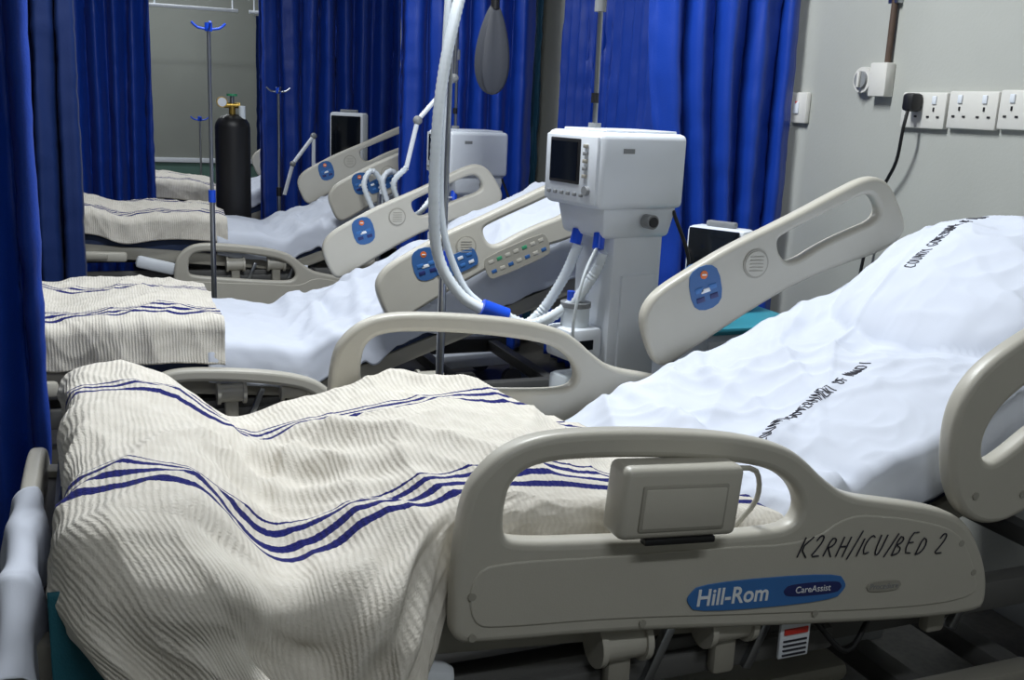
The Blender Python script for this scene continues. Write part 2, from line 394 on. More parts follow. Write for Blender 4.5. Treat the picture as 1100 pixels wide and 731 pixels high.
    for y in (1.62,2.27): m.box((1.1,y,.18),(2.0,.06,.07),BEIGE2,bev=.012)
    for x in (.14,.45,1.1,1.75,2.06): m.box((x,1.945,.18),(.07,.62,.06),GREYMET,bev=.01)
    m.box((1.1,1.945,.23),(1.0,.5,.05),BEIGE2,bev=.02)
    for x in (.1,2.1):
        for y in (1.62,2.27):
            m.cyl((x,y,.12),(x,y,.16),.022,STEEL)
            for s in (-.018,.018): m.cyl((x+.02,y+s-.011,.07),(x+.02,y+s+.011,.07),.07,CASTER,seg=24)
            m.box((x+.01,y,.115),(.09,.03,.05),GREYP,bev=.012)
    m.done('base_with_casters',(0,0,0),E)
    return E
MTAB=[(-.15,.80),(0,.80),(.3,.735),(.6,.755),(.9,.705),(1.1,.69),(1.25,.713),(1.4,.768),(1.6,.85),(1.9,.965),(2.2,1.075),(2.42,1.155)]
def pillow(x,y):
    a=abs((x-2.15)/.31);b=abs((y-1.97)/.38)
    v=1-(a**2.6+b**3.2)
    return .105*v**.55 if v>0 else 0
def sheet_z(x,y,seed=0,amp=1):
    z=interp(MTAB,x)
    k=ss(1.05,1.25,x)
    z+=pillow(x,y)-.02*(1-ss(1.12,1.22,x))
    qx=x+.07*N(x*2.5,y*2.5,seed+20);qy=y+.07*N(x*2.5+5,y*2.5,seed+20)
    w=.028*ridge(qx*1.5+qy*1.3+seed,qy*1.4-qx*.9,seed+1)+.021*ridge(qx*3.6-qy*2.4+seed,qy*1.5+qx*1.4,seed+7)+.012*N(x*3+seed,y*3,3)
    w+=.008*ridge(qx*7+qy*5,qy*4-qx*3,seed+11)+.0025*ridge(qx*13-qy*8,qy*9+qx*5,seed+13)
    w+=.008*math.sin((qy*1.0-qx*.42)*46+3*N(x*2,y*2,seed))*math.exp(-((x-1.78)/.14)**2)*(.5+.5*N(x*2,y*6,seed+2))
    w+=.014*math.exp(-((qx-1.27-.10*(qy-1.9))/.028)**2)-.014*math.exp(-((qx-1.34+.12*(qy-1.9))/.03)**2)+.014*math.exp(-((qx-1.43-.25*(qy-1.9))/.022)**2)
    for c0,sl,wd,h in ((1.55,.55,.016,.014),(1.68,-.5,.018,.012),(1.50,-.9,.016,.011),(2.05,.35,.018,.012),(2.28,-.4,.018,.012),(1.60,1.6,.016,.010)):
        w+=h*math.exp(-((qx-c0-sl*(qy-1.9))/wd)**2)*(.6+.6*N(x*2,y*2,c0*5))
    return z+(w*amp)*(.15+.85*k)
def make_sheet(loc,seed,x0=.8,x1=2.44,drop_near=.10,n=1.0,side_hang=None):
    YN,YF=1.55,2.35;r=.035
    vs=lin(YN-drop_near-.05,YF+.14,int(190*n));us=lin(x0,x1,int(270*n))
    def f(u,v):
        y=v;dzz=0
        if v<YN:
            t=YN-v;a=min(t/r,math.pi/2);y=YN-r*math.sin(a);dzz=-r*(1-math.cos(a))-max(0,t-r*math.pi/2)
            if side_hang:
                y-=side_hang*ss(0,.1,t)*(1+.4*math.sin(u*13+math.sin(u*5)*2))*ss(1.2,1.05,u)
        if v>YF:
            t=v-YF;a=min(t/r,math.pi/2);y=YF+r*math.sin(a);dzz=-r*(1-math.cos(a))-max(0,t-r*math.pi/2)
        x=u;ez=0
        if u>x1-.07:
            t=(u-(x1-.07));ez=-t*t*12
        z=sheet_z(u,max(YN,min(YF,v)),seed)
        if side_hang: z+=.04*ss(1.2,1.0,u)
        return (x,y,z+dzz+ez)
    return grid('bed_sheet',f,us,vs,lambda u,v,p:(0.002*N(u*22,v*22,seed)+(.010*ridge(u*4,v*3,seed+3)*ss(YN-.02,YN+.05,v) if side_hang else 0)),SHEET,loc,.004)
BTAB=[(-.12,.875),(0,.905),(.13,.885),(.27,.79),(.42,.82),(.6,.86),(.8,.835),(1.0,.77),(1.15,.735),(1.3,.735)]
def make_blanket(loc,seed,x0=-.20,x1=1.16,near_len=.62,tuckx=.46,n=1.0,hang=True,far_len=.16,amp=1.0,skew=.10,flat=0):
    YF=2.34
    vs=lin(1.55-near_len,YF+far_len,int(250*n));us=lin(x0,x1,int(240*n))
    FX=-.02
    def f(u,v):
        tuck=ss(tuckx-.06,tuckx+.09,u) if hang else 1
        YN=1.49*(1-tuck)+1.555*tuck
        if not hang: YN=1.54
        r=.10*(1-tuck)+.045*tuck
        xx=max(u,FX)
        cl=max(YN,min(YF,v))
        z=interp(BTAB,xx)
        z=z*(1-flat)+(.87-.06*xx)*flat
        z-= .03*ss(2.1,1.6,cl)*math.exp(-((xx-.27)/.10)**2)*(1-flat)
        z+=amp*(.020*N(xx*3.1+seed,cl*2.7,1.2+seed))
        z-=.02*((cl-1.945)/.42)**4 if cl>1.945 else .012*((cl-1.945)/.42)**4
        y=cl;x=xx
        if v<YN:
            t=YN-v
            if hang: t*= (1-tuck)+tuck*.28
            a=min(t/r,math.radians(80));y=YN-r*math.sin(a);z-=r*(1-math.cos(a));e=max(0,t-r*math.radians(80))
            y-=e*.17*(1-tuck);z-=e*.985
            k=ss(.05,.35,t)*(1-tuck)
            ph=u*2*math.pi*2.6+2.2*N(u*3,t*2.5,seed)+t*4.5
            y-=.034*k*(math.sin(ph)+.3*math.sin(2.1*ph+1))
            x+=.018*k*math.cos(ph)+.60*t*(1-tuck)*ss(.38,-.1,u)
        if v>YF:
            t=v-YF;r2=.05;a=min(t/r2,math.pi/2);y=YF+r2*math.sin(a)*.9;z-=r2*(1-math.cos(a))+max(0,t-r2*math.pi/2)
        if u<FX:
            t=FX-u;r3=.05;a=min(t/r3,math.pi/2);x=x-r3*math.sin(a);z-=r3*(1-math.cos(a))+max(0,t-r3*math.pi/2)
        x+=skew*(1.95-cl)/.4*ss(.7,1.16,u)
        return (x,y,z)
    def disp(u,v,p):
        wu=u+.10*N(u*2.2,v*2.2,seed);wv=v+.10*N(u*2.2+9,v*2.2,seed)
        d=.020*ridge(wu*2.4+wv*1.6+seed,wv*1.2-wu*.9,seed+2)+.015*ridge(wu*4.8-wv*2.5,wv*2.2+wu*1.9,seed+5)
        d+=.007*ridge(wu*9+wv*4,wv*5-wu*2,seed+8)+.002*ridge(wu*22-wv*6,wv*14,seed+9)+.008*N(u*6,v*4,seed+4)
        d+=.012*math.exp(-((u-.34)/.16)**2)*math.sin((wv*1.0+wu*.9)*34)*ss(2.3,1.9,v)*(1-flat)
        g=ss(1.62,1.45,v)*ss(-.1,.05,u)*ss(.55,.4,u) if hang else 0
        d+=.014*g*math.sin((wu*.8-wv*1.1)*34+2*N(u*4,v*4,seed))
        e=1-.75*ss(.6,.75,u)*ss(1.68,1.56,v) if hang else 1
        return (d*amp-.016*amp)*e
    return grid('striped_blanket',f,us,vs,disp,BLANKET,loc,.006)

# ------------------------------------------------------------ beds
BEDS=[(0,0,0),(-.42,2.24,-.13),(-.12,4.49,-.02),(-.1,6.75,-.02)]
b1=build_bed(*BEDS[0],main=True)
b2=build_bed(*BEDS[1],near_drop=.32,far_drop=.3)
b3=build_bed(*BEDS[2],near_drop=.3,far_drop=.3)
b4=build_bed(*BEDS[3],near_drop=.3,far_drop=.3)
sheet1=make_sheet(BEDS[0],0.0)
make_blanket(BEDS[0],2.3,near_len=.50)
make_sheet(BEDS[1],5.1,x0=.78,n=.6,drop_near=.13,side_hang=.02)
make_blanket(BEDS[1],7.7,x1=.84,n=.7,near_len=.20,hang=False,skew=0,flat=.7,amp=.8)
make_sheet(BEDS[2],8.1,x0=.76,n=.5,drop_near=.12,side_hang=.02)
make_blanket(BEDS[2],3.7,x1=.82,n=.6,near_len=.18,hang=False,skew=0,flat=.7,amp=.8)
make_sheet(BEDS[3],9.1,x0=.8,n=.4)
make_blanket(BEDS[3],1.7,x1=1.0,n=.4,near_len=.18,hang=False,skew=0,flat=.6,amp=.7)
m=MB()
yo=1.46-.0265
m.plate(rrect(.355,.058,c=.4),[],.0006,.001,BLUEL,onXZ(1.135,yo,.632,math.radians(-4)),it=2)
m.text('Hill-Rom',.046,onXZ(1.055,yo-.002,.637,math.radians(-4)),WHITEL,offs=.0008,sx=.95)
m.plate(rrect(.135,.026,c=.4),[],.0006,.0006,NAVY,onXZ(1.235,yo-.001,.625,math.radians(-4)),it=2)
m.text('CareAssist',.019,onXZ(1.235,yo-.0025,.625,math.radians(-4)),WHITEL)
m.plate(rrect(.085,.022,c=.4),[],.0006,.0006,BEIGE2,onXZ(1.41,yo,.605,math.radians(-4)),it=2)
m.text('Procedure',.017,onXZ(1.41,yo-.0015,.605,math.radians(-4)),GREYP)
GL={'K':[[(0,0),(.03,1)],[(.6,1.02),(.02,.45),(.65,-.02)]],'2':[[(0,.75),(.15,1),(.42,.97),(.45,.7),(.25,.35),(0,.02),(.6,.05)]],
'R':[[(0,0),(.05,1),(.4,.98),(.48,.72),(.3,.52),(.05,.5),(.6,-.05)]],'H':[[(0,0),(.03,1)],[(.5,-.02),(.55,1)],[(0,.5),(.53,.52)]],
'/':[[(0,-.2),(.35,1.15)]],'I':[[(.1,0),(.13,1)]],'C':[[(.52,.88),(.3,1),(.06,.75),(.02,.3),(.22,0),(.52,.12)]],
'U':[[(0,1),(.02,.25),(.2,0),(.42,.15),(.5,1)]],'B':[[(0,0),(.03,1),(.38,.92),(.4,.68),(.05,.52),(.5,.38),(.45,.08),(0,0)]],
'E':[[(.52,1),(.02,.98),(0,.02),(.52,0)],[(.02,.5),(.4,.52)]],'D':[[(0,0),(.04,1),(.4,.85),(.52,.45),(.35,.1),(0,0)]],' ':[]}
cx=0;H=.040;a=math.radians(-6)
for i,ch in enumerate('K2RH/ICU/BED 2'):
    for st in GL[ch]:
        P=[]
        for q in chaikin([(s_[0],s_[1],0) for s_ in st],1,False):
            q=Vector(q)
            X=cx+q.x*H*.80+q.y*H*.28;Z=q.y*H*(1+.1*math.sin(i*2.1))+.002*math.sin(i*3.3)
            P.append((1.19+X*math.cos(a)-Z*math.sin(a),yo-.0005,.695+X*math.sin(a)+Z*math.cos(a)))
        m.tube(P,.0014,INK,seg=6,raw=True)
    cx+=H*{'I':.34,'/':.42,' ':.45}.get(ch,.76)
m.done('rail_lettering',(0,0,0),b1)
m=MB()
a=math.radians(4)
m.box((.905,1.425,.850),(.235,.07,.128),BEIGE,bev=.014,rot=(0,a,0),seg=3)
m.box((.905,1.390,.844),(.17,.008,.082),BEIGE2,bev=.004,rot=(0,a,0))
m.box((.905,1.388,.844),(.16,.008,.072),BEIGE,bev=.004,rot=(0,a,0))
m.box((.905,1.40,.782),(.14,.02,.012),BLACK,bev=.003,rot=(0,a,0))
m.tube([(1.02,1.43,.89),(1.09,1.45,.87),(1.12,1.48,.80),(1.09,1.50,.74)],.005,BEIGE)
m.done('pendant_control_box',(0,0,0),b1)

# printed lettering on the sheet: strokes laid on the cloth surface
sme=sheet1.data
BV=BVHTree.FromPolygons([v.co.copy() for v in sme.vertices],[tuple(p.vertices) for p in sme.polygons])
GL.update({'O':[[(.25,0),(.02,.2),(0,.7),(.2,1),(.42,.9),(.5,.5),(.42,.1),(.25,0)]],'N':[[(0,0),(0,1),(.5,0),(.5,1)]],'T':[[(0,1),(.5,1)],[(.25,1),(.25,0)]],
'Y':[[(0,1),(.25,.5),(.5,1)],[(.25,.5),(.25,0)]],'G':[[(.48,.85),(.25,1),(0,.7),(0,.3),(.25,0),(.48,.15),(.48,.45),(.28,.45)]],'V':[[(0,1),(.25,0),(.5,1)]],
'M':[[(0,0),(.02,1),(.28,.3),(.54,1),(.56,0)]],'F':[[(0,0),(0,1),(.48,1)],[(0,.52),(.4,.52)]],'A':[[(0,0),(.25,1),(.5,0)],[(.1,.38),(.4,.38)]]})
def sheet_text(name,body,x,y,H,ang,W=.60):
    m=MB();cx=0;ca,sa=math.cos(ang),math.sin(ang)
    for ch in body:
        for st in GL[ch]:
            dense=[]
            for i in range(len(st)-1):
                for k in range(4):
                    t=k/4;dense.append((st[i][0]*(1-t)+st[i+1][0]*t,st[i][1]*(1-t)+st[i+1][1]*t))
            dense.append(st[-1]);P=[]
            for px,py in dense:
                lx=cx+px*H*W;ly=py*H
                X=x+lx*ca-ly*sa;Y=y+lx*sa+ly*ca
                h,n_,_i,_d=BV.ray_cast(Vector((X,Y,2)),Vector((0,0,-1)))
                P.append(Vector((X,Y,(h.z if h else sheet_z(X,Y))+.0006)))
            m.tube(P,.0015,INK,seg=6,raw=True)
        cx+=H*W*{' ':.5,'M':.82,'I':.35}.get(ch,.76)
    return m.done(name,(0,0,0),b1)
sheet_text('sheet_lettering_1','COUNTY GOVERNMENT OF NANDI',1.36,1.79,.032,math.radians(13))
sheet_text('sheet_lettering_2','COUNTY GOVERNMENT OF NANDI',2.0,2.08,.032,math.radians(16))

def hang(name,mat,p0,p1,ztop,zbot,amp,fr,seed,n=60,off=.0,parent=None):
    p0=Vector(p0);p1=Vector(p1);d=(p1-p0);ln=d.length;d/=ln;nn=Vector((d.y,-d.x))
    def f(u,v):
        t=v;q=p0+d*(u)
        k=ss(0,.15,t)
        w=nn*(amp*k*(math.sin(u*fr+2*N(u*3,t*2,seed))+.4*N(u*9,t*4,seed))-off*(1-math.cos(min(t/.06,1.57))))
        q=q-w
        return (q.x,q.y,ztop-t)
    return grid(name,f,lin(0,ln,n),lin(0,ztop-zbot,n),lambda u,v,p:.004*N(u*12,v*9,seed),mat,thick=.003,parent=parent)
hang('teal_sheet',TEAL,(-.085,1.46),(.09,1.46),.80,.20,.008,34,1.0)
def fold(u,v):
    R=.024;li=.30
    ztop=.735 if u>1.62 else .735-.35*(1.62-u)
    if v<li: x=-.135+R;z=ztop-(li-v)
    elif v<li+math.pi*R:
        a=(v-li)/R;x=-.135+R*math.cos(a);z=ztop+R*math.sin(a)
    else: x=-.135-R;z=ztop-(v-li-math.pi*R)
    k=.35+.65*ss(0,.1,abs(v-li-R*1.5))
    z+=.012*ridge(u*5,v*6,4)
    return (x+(.009*k*(1+math.sin(u*30+3*N(u*4,v*3)+v*9))*(1 if v<li+.03 else -1)),u+.10*(v-.3)*(1+N(v*3,u*2,3)),z)
grid('hanging_white_sheet',fold,lin(1.42,1.98,90),lin(0,.62,80),lambda u,v,p:.003*N(u*14,v*12,5),SHEET,thick=.002)

# ------------------------------------------------------------ curtains
def curtain(p0,p1,mat,z0=.04,z1=2.55,per=.11,amp=.05,seed=0,sweep=0,n=None,track=True,gather=0):
    p0=Vector(p0);p1=Vector(p1);d=p1-p0;ln=d.length;d/=ln;nn=Vector((-d.y,d.x))
    nu=n or int(ln/per*16)
    def f(u,z):
        h=(z1-z)/(z1-z0)
        ph=2*math.pi*u/per+1.8*N(u*1.3/ln*3,z*.35,seed)+sweep*h*2
        a=amp*(.55+.45*h)*(1+.5*N(u*2.7,z*.5,seed+3))
        uu=u+.25*per*math.sin(ph*1.0+1)*.6+sweep*.12*h*h*(1-u/ln)
        if gather: 
            g=gather*math.exp(-((z-1.0)/.5)**2);uu=ln-(ln-uu)*(1-g)
        off=a*(math.sin(ph)+.3*math.sin(2.1*ph+seed)+.25*N(u*14,z*1.2,seed))
        q=p0+d*uu+nn*off
        return (q.x,q.y,z)
    e=empty('privacy_curtain')
    o=grid('fabric',f,lin(0,ln,nu),lin(z0,z1,70),lambda u,v,p:.008*N(u*20,v*3,seed)+.006*N(u*9,v*14,seed)+.003*N(u*30,v*40,seed),mat,thick=.002,parent=e)
    if track:
        m=MB();c=(p0+p1)/2
        m.box((c.x,c.y,z1+.03),(ln+.1,.03,.03) if abs(d.x)>.5 else (.03,ln+.1,.03),WHITEP,bev=.004)
        for k in range(int(ln/.12)+1):
            q=p0+d*min(ln,k*.12);m.cyl((q.x,q.y,z1-.02),(q.x,q.y,z1+.02),.006,STEEL,seg=8)
        for q in (p0,p1): m.cyl((q.x,q.y,z1+.03),(q.x,q.y,3.2),.008,WHITEP,seg=8)
        m.done('track',(0,0,0),e)
    return e
curtain((-1.3,2.66),(-.12,2.66),CURT,seed=1,amp=.04,per=.10)
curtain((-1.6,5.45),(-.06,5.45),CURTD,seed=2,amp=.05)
curtain((-.75,7.75),(.42,7.75),CURT,seed=3,amp=.06,per=.12)
curtain((1.16,7.95),(2.25,7.95),CURT,seed=4,amp=.07,per=.14)
curtain((1.58,5.64),(2.40,5.64),CURT,seed=5,amp=.05,per=.13)
curtain((2.50,4.40),(2.50,5.5),CURT,seed=6,amp=.035,per=.10,track=True)
curtain((2.52,5.82),(2.52,6.9),CURTT,seed=9,amp=.03,per=.10,track=True)
curtain((1.88,3.42),(2.54,3.42),CURT,seed=7,amp=.06,per=.14,sweep=1.2,gather=.12)
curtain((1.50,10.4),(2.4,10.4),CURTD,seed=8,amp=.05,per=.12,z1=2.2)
m=MB();m.box((.6,10.4,2.23),(1.5,.03,.03),WHITEP,bev=.004)
for x in (-.1,.6,1.3): m.cyl((x,10.4,2.24),(x,10.4,3.2),.008,WHITEP,seg=8)
m.done('curtain_rail')

# ------------------------------------------------------------ ventilators
def ventilator(x,y,ang,hose=True,top=1.44):
    e=empty('ventilator',(x,y,0));e.rotation_euler=(0,0,ang)
    m=MB();z=top-.115
    m.box((.165,.14,z),(.33,.29,.225),WHITEP,bev=.02,seg=3)
    m.box((.175,.14,z+.116),(.27,.22,.008),WHITEP,bev=.004)
    m.box((-.002,.14,z),(.012,.265,.20),WHITEP,bev=.005)
    m.box((-.008,.165,z+.022),(.01,.155,.135),BLACK,bev=.004)
    m.box((-.014,.165,z+.022),(.002,.135,.115),SCREEN,bev=0)
    for k in range(5): m.box((-.012,.058,z+.07-k*.022),(.008,.020,.011),GREYP if k%2 else BEIGE2,bev=.002)
    for k in range(6): m.box((-.012,.24-k*.034,z-.075),(.008,.014,.011),GREYP,bev=.002)
    m.cyl((-.02,.045,z-.06),(0,.045,z-.06),.014,GREYP)
    m.box((.10,-.0065,z+.06),(.040,.003,.014),GREYP,bev=0)
    m.box((.18,.14,z-.155),(.29,.25,.10),WHITEP,bev=.015,taper=.88)
    m.cyl((.20,.015,z-.15),(.20,-.02,z-.15),.022,GREYP,seg=20);m.cyl((.20,-.02,z-.15),(.20,-.024,z-.15),.016,BLACK,seg=20)
    m.cyl((.06,.06,z-.19),(.05,.05,z-.235),.018,BLUEC);m.cyl((.06,.17,z-.19),(.05,.17,z-.235),.018,BLUEC)
    m.box((.20,.14,(z-.2+.2)/2+.02),(.20,.20,z-.2-.16),WHITEP,bev=.02)
    m.box((.20,.035,.72),(.13,.012,.55),WHITEP,bev=.004)
    m.box((.18,.14,.17),(.42,.40,.08),WHITEP,bev=.025)
    for sx in (-.02,.38):
        for sy in (-.05,.33):
            m.cyl((sx,sy-.015,.055),(sx,sy+.015,.055),.055,CASTER,seg=20);m.cyl((sx,sy,.07),(sx,sy,.15),.012,STEEL)
    m.box((.03,.12,.78),(.13,.13,.10),WHITEP,bev=.015)
    m.cyl((.03,.12,.83),(.03,.12,.89),.045,TRANSP,seg=24);m.cyl((.03,.12,.89),(.03,.12,.905),.048,GREYP,seg=24)
    m.cyl((.01,.12,.905),(.01,.12,.94),.012,BLUEC);m.cyl((.05,.12,.905),(.05,.12,.94),.012,WHITEP)
    m.box((.03,.052,.78),(.05,.004,.03),SCREEN,bev=0);m.cyl((.0,.053,.755),(.0,.045,.755),.009,GREYP)
    m.box((.10,.12,.80),(.08,.05,.04),GREYP,bev=.005)
    m.box((.02,.12,.60),(.10,.10,.16),TRANSP,bev=.02)
    m.tube([(.31,.02,z-.12),(.36,-.02,z-.3),(.34,-.01,.75),(.30,.05,.45),(.3,.05,.22)],.006,BLACK)
    m.tube([(.05,.05,z-.22),(-.02,.02,1.0),(-.04,.03,.85),(0,.06,.7)],.005,TRANSP)
    m.cyl((.12,.2,top-.01),(.12,.2,top+.02),.02,GREYP)
    m.cyl((.12,.2,top),(.11,.2,2.4),.008,STEEL);m.cyl((.115,.2,top+.35),(.115,.2,top+.40),.018,GREYP);m.cyl((.115,.2,top+.08),(.115,.2,top+.11),.012,BLACK)
    m.done('ventilator_unit',(0,0,0),e)
    return e
v1=ventilator(1.37,2.70,math.radians(10),top=1.43)
v2=ventilator(1.66,4.93,math.radians(6),top=1.35)
m=MB()
m.tube([(1.14,3.0,2.35),(1.08,2.99,2.0),(1.0,2.95,1.75),(.955,2.94,1.5),(.945,2.94,1.2),(.965,2.94,1.03),(1.03,2.92,.92),(1.11,2.88,.868)],.018,TRANSP,step=.009,corr=.09,seg=14)
m.tube([(1.15,2.88,.86),(1.25,2.86,.83),(1.36,2.82,.90),(1.42,2.79,1.0),(1.43,2.76,1.07)],.018,TRANSP,step=.007,corr=.14)
m.tube([(1.12,2.93,.85),(1.22,2.95,.79),(1.31,2.95,.84),(1.37,2.91,.96),(1.40,2.87,1.08)],.018,TRANSP,step=.007,corr=.14)
m.tube([(1.04,3.02,2.3),(1.0,3.01,1.9),(.985,3.0,1.5),(.99,3.0,1.15),(1.05,2.97,.95),(1.12,2.93,.87)],.011,TRANSP,step=.02)
m.cyl((1.09,2.885,.885),(1.17,2.875,.855),.026,BLUEC);m.cyl((1.10,2.93,.86),(1.16,2.92,.845),.022,BLUEC);m.cyl((1.14,2.90,.83),(1.14,2.90,.88),.015,TRANSP)
m.done('breathing_circuit')
m=MB()
m.tube([(1.62,4.72,2.4),(1.60,4.72,1.62),(1.60,4.72,1.60)],.010,STEEL,raw=True)
m.cyl((1.60,4.72,1.60),(1.42,4.70,1.40),.011,WHITEP);m.cyl((1.42,4.70,1.40),(1.37,4.70,1.18),.011,WHITEP)
m.sph((1.60,4.72,1.60),.022,GREYP);m.sph((1.42,4.70,1.40),.022,GREYP)
m.tube([(1.37,4.70,1.18),(1.32,4.74,1.10),(1.38,4.78,.98),(1.46,4.80,.95),(1.56,4.84,1.05)],.015,TRANSP,step=.01,corr=.2)
m.done('circuit_support_arm')
m=MB()
m.tube([(1.50,5.80,.85),(1.45,5.83,1.00),(1.50,5.85,1.08),(1.56,5.85,1.00),(1.54,5.85,.86),(1.46,5.83,.80)],.018,TRANSP,step=.012,corr=.2)
m.tube([(1.60,5.80,.85),(1.56,5.83,1.02),(1.62,5.85,1.08),(1.68,5.85,.98),(1.62,5.85,.82)],.018,TRANSP,step=.012,corr=.2)
m.cyl((1.54,5.83,.1),(1.54,5.83,.95),.014,STEEL)
for k in range(4):
    a=k*math.pi/2+.5;m.cyl((1.54,5.83,.11),(1.54+.2*math.cos(a),5.83+.08*math.sin(a),.02),.012,STEEL)
m.done('breathing_hose_stand')
m=MB()
m.cyl((1.69,4.45,1.92),(1.69,4.45,2.5),.004,STEEL)
t=bmesh.new();bmesh.ops.create_uvsphere(t,u_segments=24,v_segments=16,radius=1)
for v in t.verts:
    c=v.co.copy();w=.075*(1-.35*c.z)*(1+.12*math.sin(5*math.atan2(c.y,c.x)))
    v.co=Vector((1.69+c.x*w,4.45+c.y*w*.5,1.73+c.z*.20))
m.merge(t,GREYBAG);m.cyl((1.69,4.45,1.90),(1.69,4.45,1.95),.02,BLACK);m.done('breathing_bag')

# ------------------------------------------------------------ IV poles
def iv_pole(x,y,top,blue=True,lean=0,hooks=True,name='iv_pole',blen=.24):
    m=MB()
    xt=x+lean
    m.cyl((x,y,.1),(x+lean*.5,y,top*.55),.013,STEEL);m.cyl((x+lean*.5,y,top*.55),(xt,y,top),.009,STEEL)
    m.cyl((x+lean*.5,y,top*.55-.03),(x+lean*.5,y,top*.55+.03),.018,BLUEC if blue else BLACK)
    for k in range(5):
        a=k*2*math.pi/5+.3
        q=(x+blen*math.cos(a),y+blen*math.sin(a))
        m.cyl((x,y,.12),(q[0],q[1],.08),.013,STEEL);m.cyl((q[0]-.01,q[1],.03),(q[0]+.01,q[1],.03),.03,CASTER)
    m.cyl((x,y,.09),(x,y,.15),.03,BLACK)
    if hooks:
        m.cyl((xt,y,top-.01),(xt,y,top+.03),.018,BLUEC)
        for s in (-1,1):
            m.tube([(xt,y,top),(xt+s*.05,y,top+.005),(xt+s*.08,y,top+.03)],.006,BLUEC if blue else STEEL)
            m.tube([(xt,y,top),(xt,y+s*.05,top+.005),(xt,y+s*.08,top+.03)],.006,BLUEC if blue else STEEL)
    return m.done(name)
iv_pole(1.035,3.12,1.81,lean=.01)
iv_pole(.55,5.32,1.78)
iv_pole(.93,9.9,1.22)
iv_pole(1.20,7.25,1.50,blue=False,blen=.15)
m=MB();m.cyl((1.50,7.55,.02),(1.50,7.55,.06),.12,GREYP,seg=24);m.cyl((1.50,7.55,.05),(1.50,7.55,1.22),.014,WHITEP)
m.cyl((1.50,7.55,1.2),(1.34,7.5,1.0),.014,WHITEP);m.cyl((1.34,7.5,1.0),(1.28,7.5,.78),.014,WHITEP);m.sph((1.50,7.55,1.2),.024,GREYP);m.sph((1.34,7.5,1.0),.022,GREYP);m.done('articulated_support_arm')

m=MB();x,y=.88,7.15
m.cyl((x,y,.02),(x,y,1.26),.115,BLACK,seg=32)
m.sph((x,y,1.26),.115,BLACK,(1,1,.75));m.cyl((x,y,1.33),(x,y,1.40),.022,BRASS)
m.cyl((x-.05,y,1.40),(x+.05,y,1.40),.018,BRASS);m.cyl((x,y,1.40),(x,y,1.46),.014,STEEL)
m.cyl((x-.07,y-.02,1.42),(x-.07,y-.05,1.42),.035,BRASS,seg=20);m.cyl((x-.07,y-.05,1.42),(x-.07,y-.052,1.42),.029,WHITEP,seg=20)
m.cyl((x+.06,y-.03,1.30),(x+.06,y-.03,1.40),.022,TRANSP)
m.cyl((x,y,1.46),(x,y,1.475),.035,GREENL,seg=12)
m.cyl((x,y,0),(x,y,.03),.13,DARKST,seg=32)
m.done('oxygen_cylinder')

# ------------------------------------------------------------ monitors
def monitor(x,y,z,w,h,ang,tilt=0,pole=True):
    e=empty('patient_monitor',(x,y,0));e.rotation_euler=(0,0,ang)
    m=MB()
    m.box((.05,0,z),(.10,w,h),WHITEP,bev=.018);m.box((-.004,0,z+.01),(.012,w*.86,h*.84),SCREEN,bev=.004)
    for k in range(5): m.box((-.004,-w*.3+k*w*.15,z-h*.455),(.01,w*.08,h*.03),GREYP,bev=.001)
    m.box((.05,0,z+h/2+.010),(.03,w*.5,.02),GREYP,bev=.006)
    if pole:
        m.cyl((.07,0,.1),(.07,0,z-h*.4),.018,WHITEP);m.box((.07,0,z-h*.5-.02),(.08,.1,.04),WHITEP,bev=.01)
        for k in range(5):
            a=k*2*math.pi/5;q=(.07+.16*math.cos(a),.16*math.sin(a))
            m.cyl((.07,0,.11),(q[0],q[1],.08),.016,WHITEP);m.cyl((q[0],q[1]-.01,.035),(q[0],q[1]+.01,.035),.035,CASTER)
    else:
        m.box((.05,0,z-h/2-.02),(.12,w*.6,.04),GREYP,bev=.01)
    m.done('monitor_body',(0,0,0),e);return e
monitor(1.68,7.3,1.17,.26,.42,math.radians(52))
m=MB()
m.box((1.99,2.93,.45),(.40,.40,.70),WHITEP,bev=.01);m.box((1.98,2.93,.812),(.46,.44,.025),TEALP,bev=.008)
for z in (.68,.45,.22): m.box((1.99,2.725,z),(.36,.012,.20),WHITEP,bev=.004);m.box((1.99,2.715,z+.06),(.12,.012,.014),STEEL,bev=.003)
for sx in (1.83,2.15):
    for sy in (2.78,3.08): m.cyl((sx,sy-.012,.05),(sx,sy+.012,.05),.05,CASTER);m.box((sx,sy,.095),(.03,.03,.03),GREYP,bev=.003)
m.box((2.03,3.03,.85),(.18,.18,.05),GREYP,bev=.01)
m.done('bedside_cabinet')
monitor(1.98,3.0,1.015,.22,.19,math.radians(30),pole=False)

# ------------------------------------------------------------ wall fixtures
def socket(y,z,name='power_socket',double=True,w=.20,h=.118):
    m=MB();X=XW-.006
    m.box((X-.004,y,z),(.022,w,h),SOCK,bev=.006)
    n=2 if double else 1
    for k in range(n):
        yy=y+(k-.5)*.10 if double else y
        m.box((X-.017,yy,z+.034),(.006,.018,.026),WHITEP,bev=.002)
        m.box((X-.016,yy,z+.004),(.003,.006,.013),BLACK,bev=0)
        for s in (-1,1): m.box((X-.016,yy+s*.022,z-.020),(.003,.011,.006),BLACK,bev=0)
    return m.done(name)
socket(2.74,1.535);socket(2.53,1.54);socket(2.325,1.545)
m=MB();m.box((XW-.012,3.41,1.53),(.022,.115,.118),SOCK,bev=.006);m.box((XW-.026,3.41,1.53),(.008,.03,.045),WHITEP,bev=.003)
m.cyl((XW-.022,3.41,1.55),(XW-.03,3.41,1.55),.005,RED);m.done('light_switch')
m=MB()
m.box((XW-.02,2.955,1.635),(.04,.085,.115),SOCK,bev=.005)
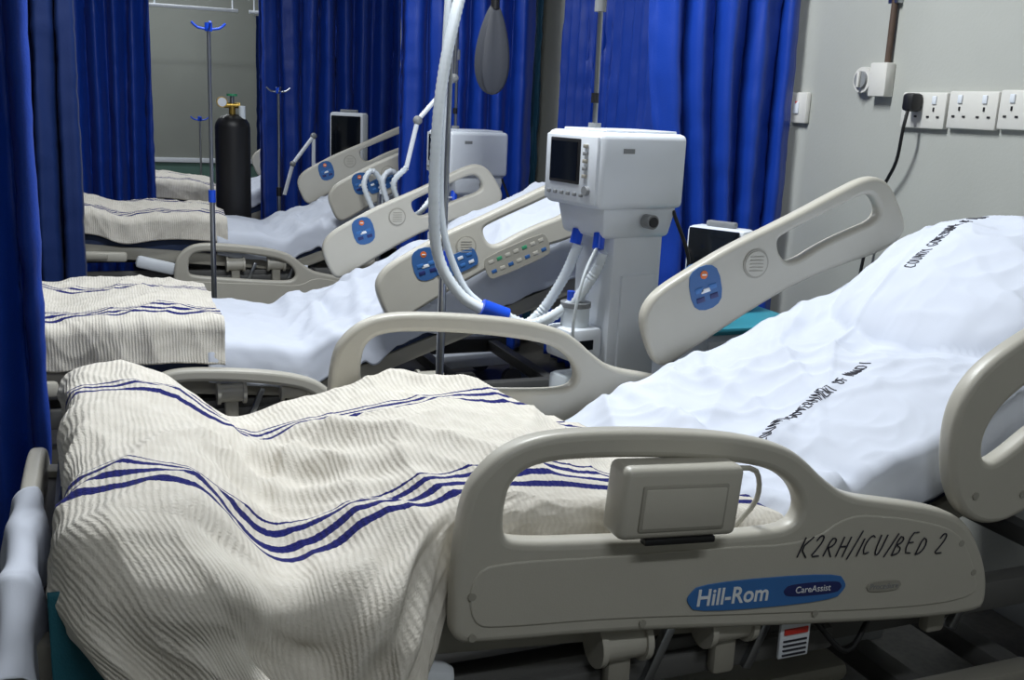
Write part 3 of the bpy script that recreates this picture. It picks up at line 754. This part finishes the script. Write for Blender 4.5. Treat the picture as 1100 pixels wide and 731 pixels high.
m.cyl((XW,3.045,1.635),(XW-.03,3.045,1.635),.045,SOCK,seg=32);m.cyl((XW-.03,3.045,1.635),(XW-.04,3.045,1.635),.030,GREYP,seg=24);m.box((XW-.045,3.045,1.635),(.01,.012,.055),SOCK,bev=.002)
m.done('wall_isolator_switch')
m=MB();m.cyl((XW-.015,2.94,1.69),(XW-.015,2.94,3.2),.011,RUST)
for z in (1.9,2.5): m.box((XW-.012,2.94,z),(.024,.05,.02),STEEL,bev=.003)
m.done('conduit_pipe')
m=MB()
m.box((XW-.045,2.765,1.56),(.05,.05,.06),BLACK,bev=.012)
m.tube([(XW-.06,2.765,1.53),(XW-.07,2.765,1.47),(XW-.05,2.80,1.36),(XW-.04,2.86,1.26),(XW-.04,2.90,1.10),(XW-.05,2.92,.8),(XW-.06,2.9,.4)],.006,BLACK)
m.done('power_plug_cable')

# ------------------------------------------------------------ ceiling fixtures
def lamp(x,y,power,size=1.3,col=(.94,.98,1.0)):
    e=empty('ceiling_light',(x,y,0))
    m=MB();m.box((0,0,3.17),(size,.22,.05),WHITEP,bev=.01)
    for s in (-.05,.05): m.cyl((-size/2+.04,s,3.13),(size/2-.04,s,3.13),.013,LAMP)
    m.done('fixture',(0,0,0),e)
    ld=bpy.data.lights.new('ceiling_light_lamp','AREA');ld.shape='RECTANGLE';ld.size=size;ld.size_y=.2;ld.energy=power;ld.color=col
    lo=bpy.data.objects.new('lamp',ld);COL.objects.link(lo);lo.location=(0,0,3.10);lo.parent=e
lamp(.6,-.6,24);lamp(1.0,2.8,78,size=1.0);lamp(.6,5.0,30);lamp(.6,8.0,27);lamp(.6,10.4,28)
w=bpy.data.worlds.new('world');scene.world=w;w.use_nodes=True
w.node_tree.nodes['Background'].inputs[0].default_value=(.5,.6,.7,1);w.node_tree.nodes['Background'].inputs[1].default_value=.2

# ------------------------------------------------------------ camera
th=math.radians(22.5);p=math.radians(13.05);ro=math.radians(2.6)
d=Vector((math.sin(th),math.cos(th),0));r=Vector((math.cos(th),-math.sin(th),0));z=Vector((0,0,1))
F=d*math.cos(p)-z*math.sin(p);U=z*math.cos(p)+d*math.sin(p)
R2=r*math.cos(ro)+U*math.sin(ro);U2=U*math.cos(ro)-r*math.sin(ro)
M=Matrix((R2,U2,-F)).transposed().to_4x4();M.translation=(0,0,1.5)
cd=bpy.data.cameras.new('camera');cd.lens=36;cd.sensor_width=36
c=bpy.data.objects.new('camera',cd);COL.objects.link(c);c.matrix_world=M
scene.camera=c
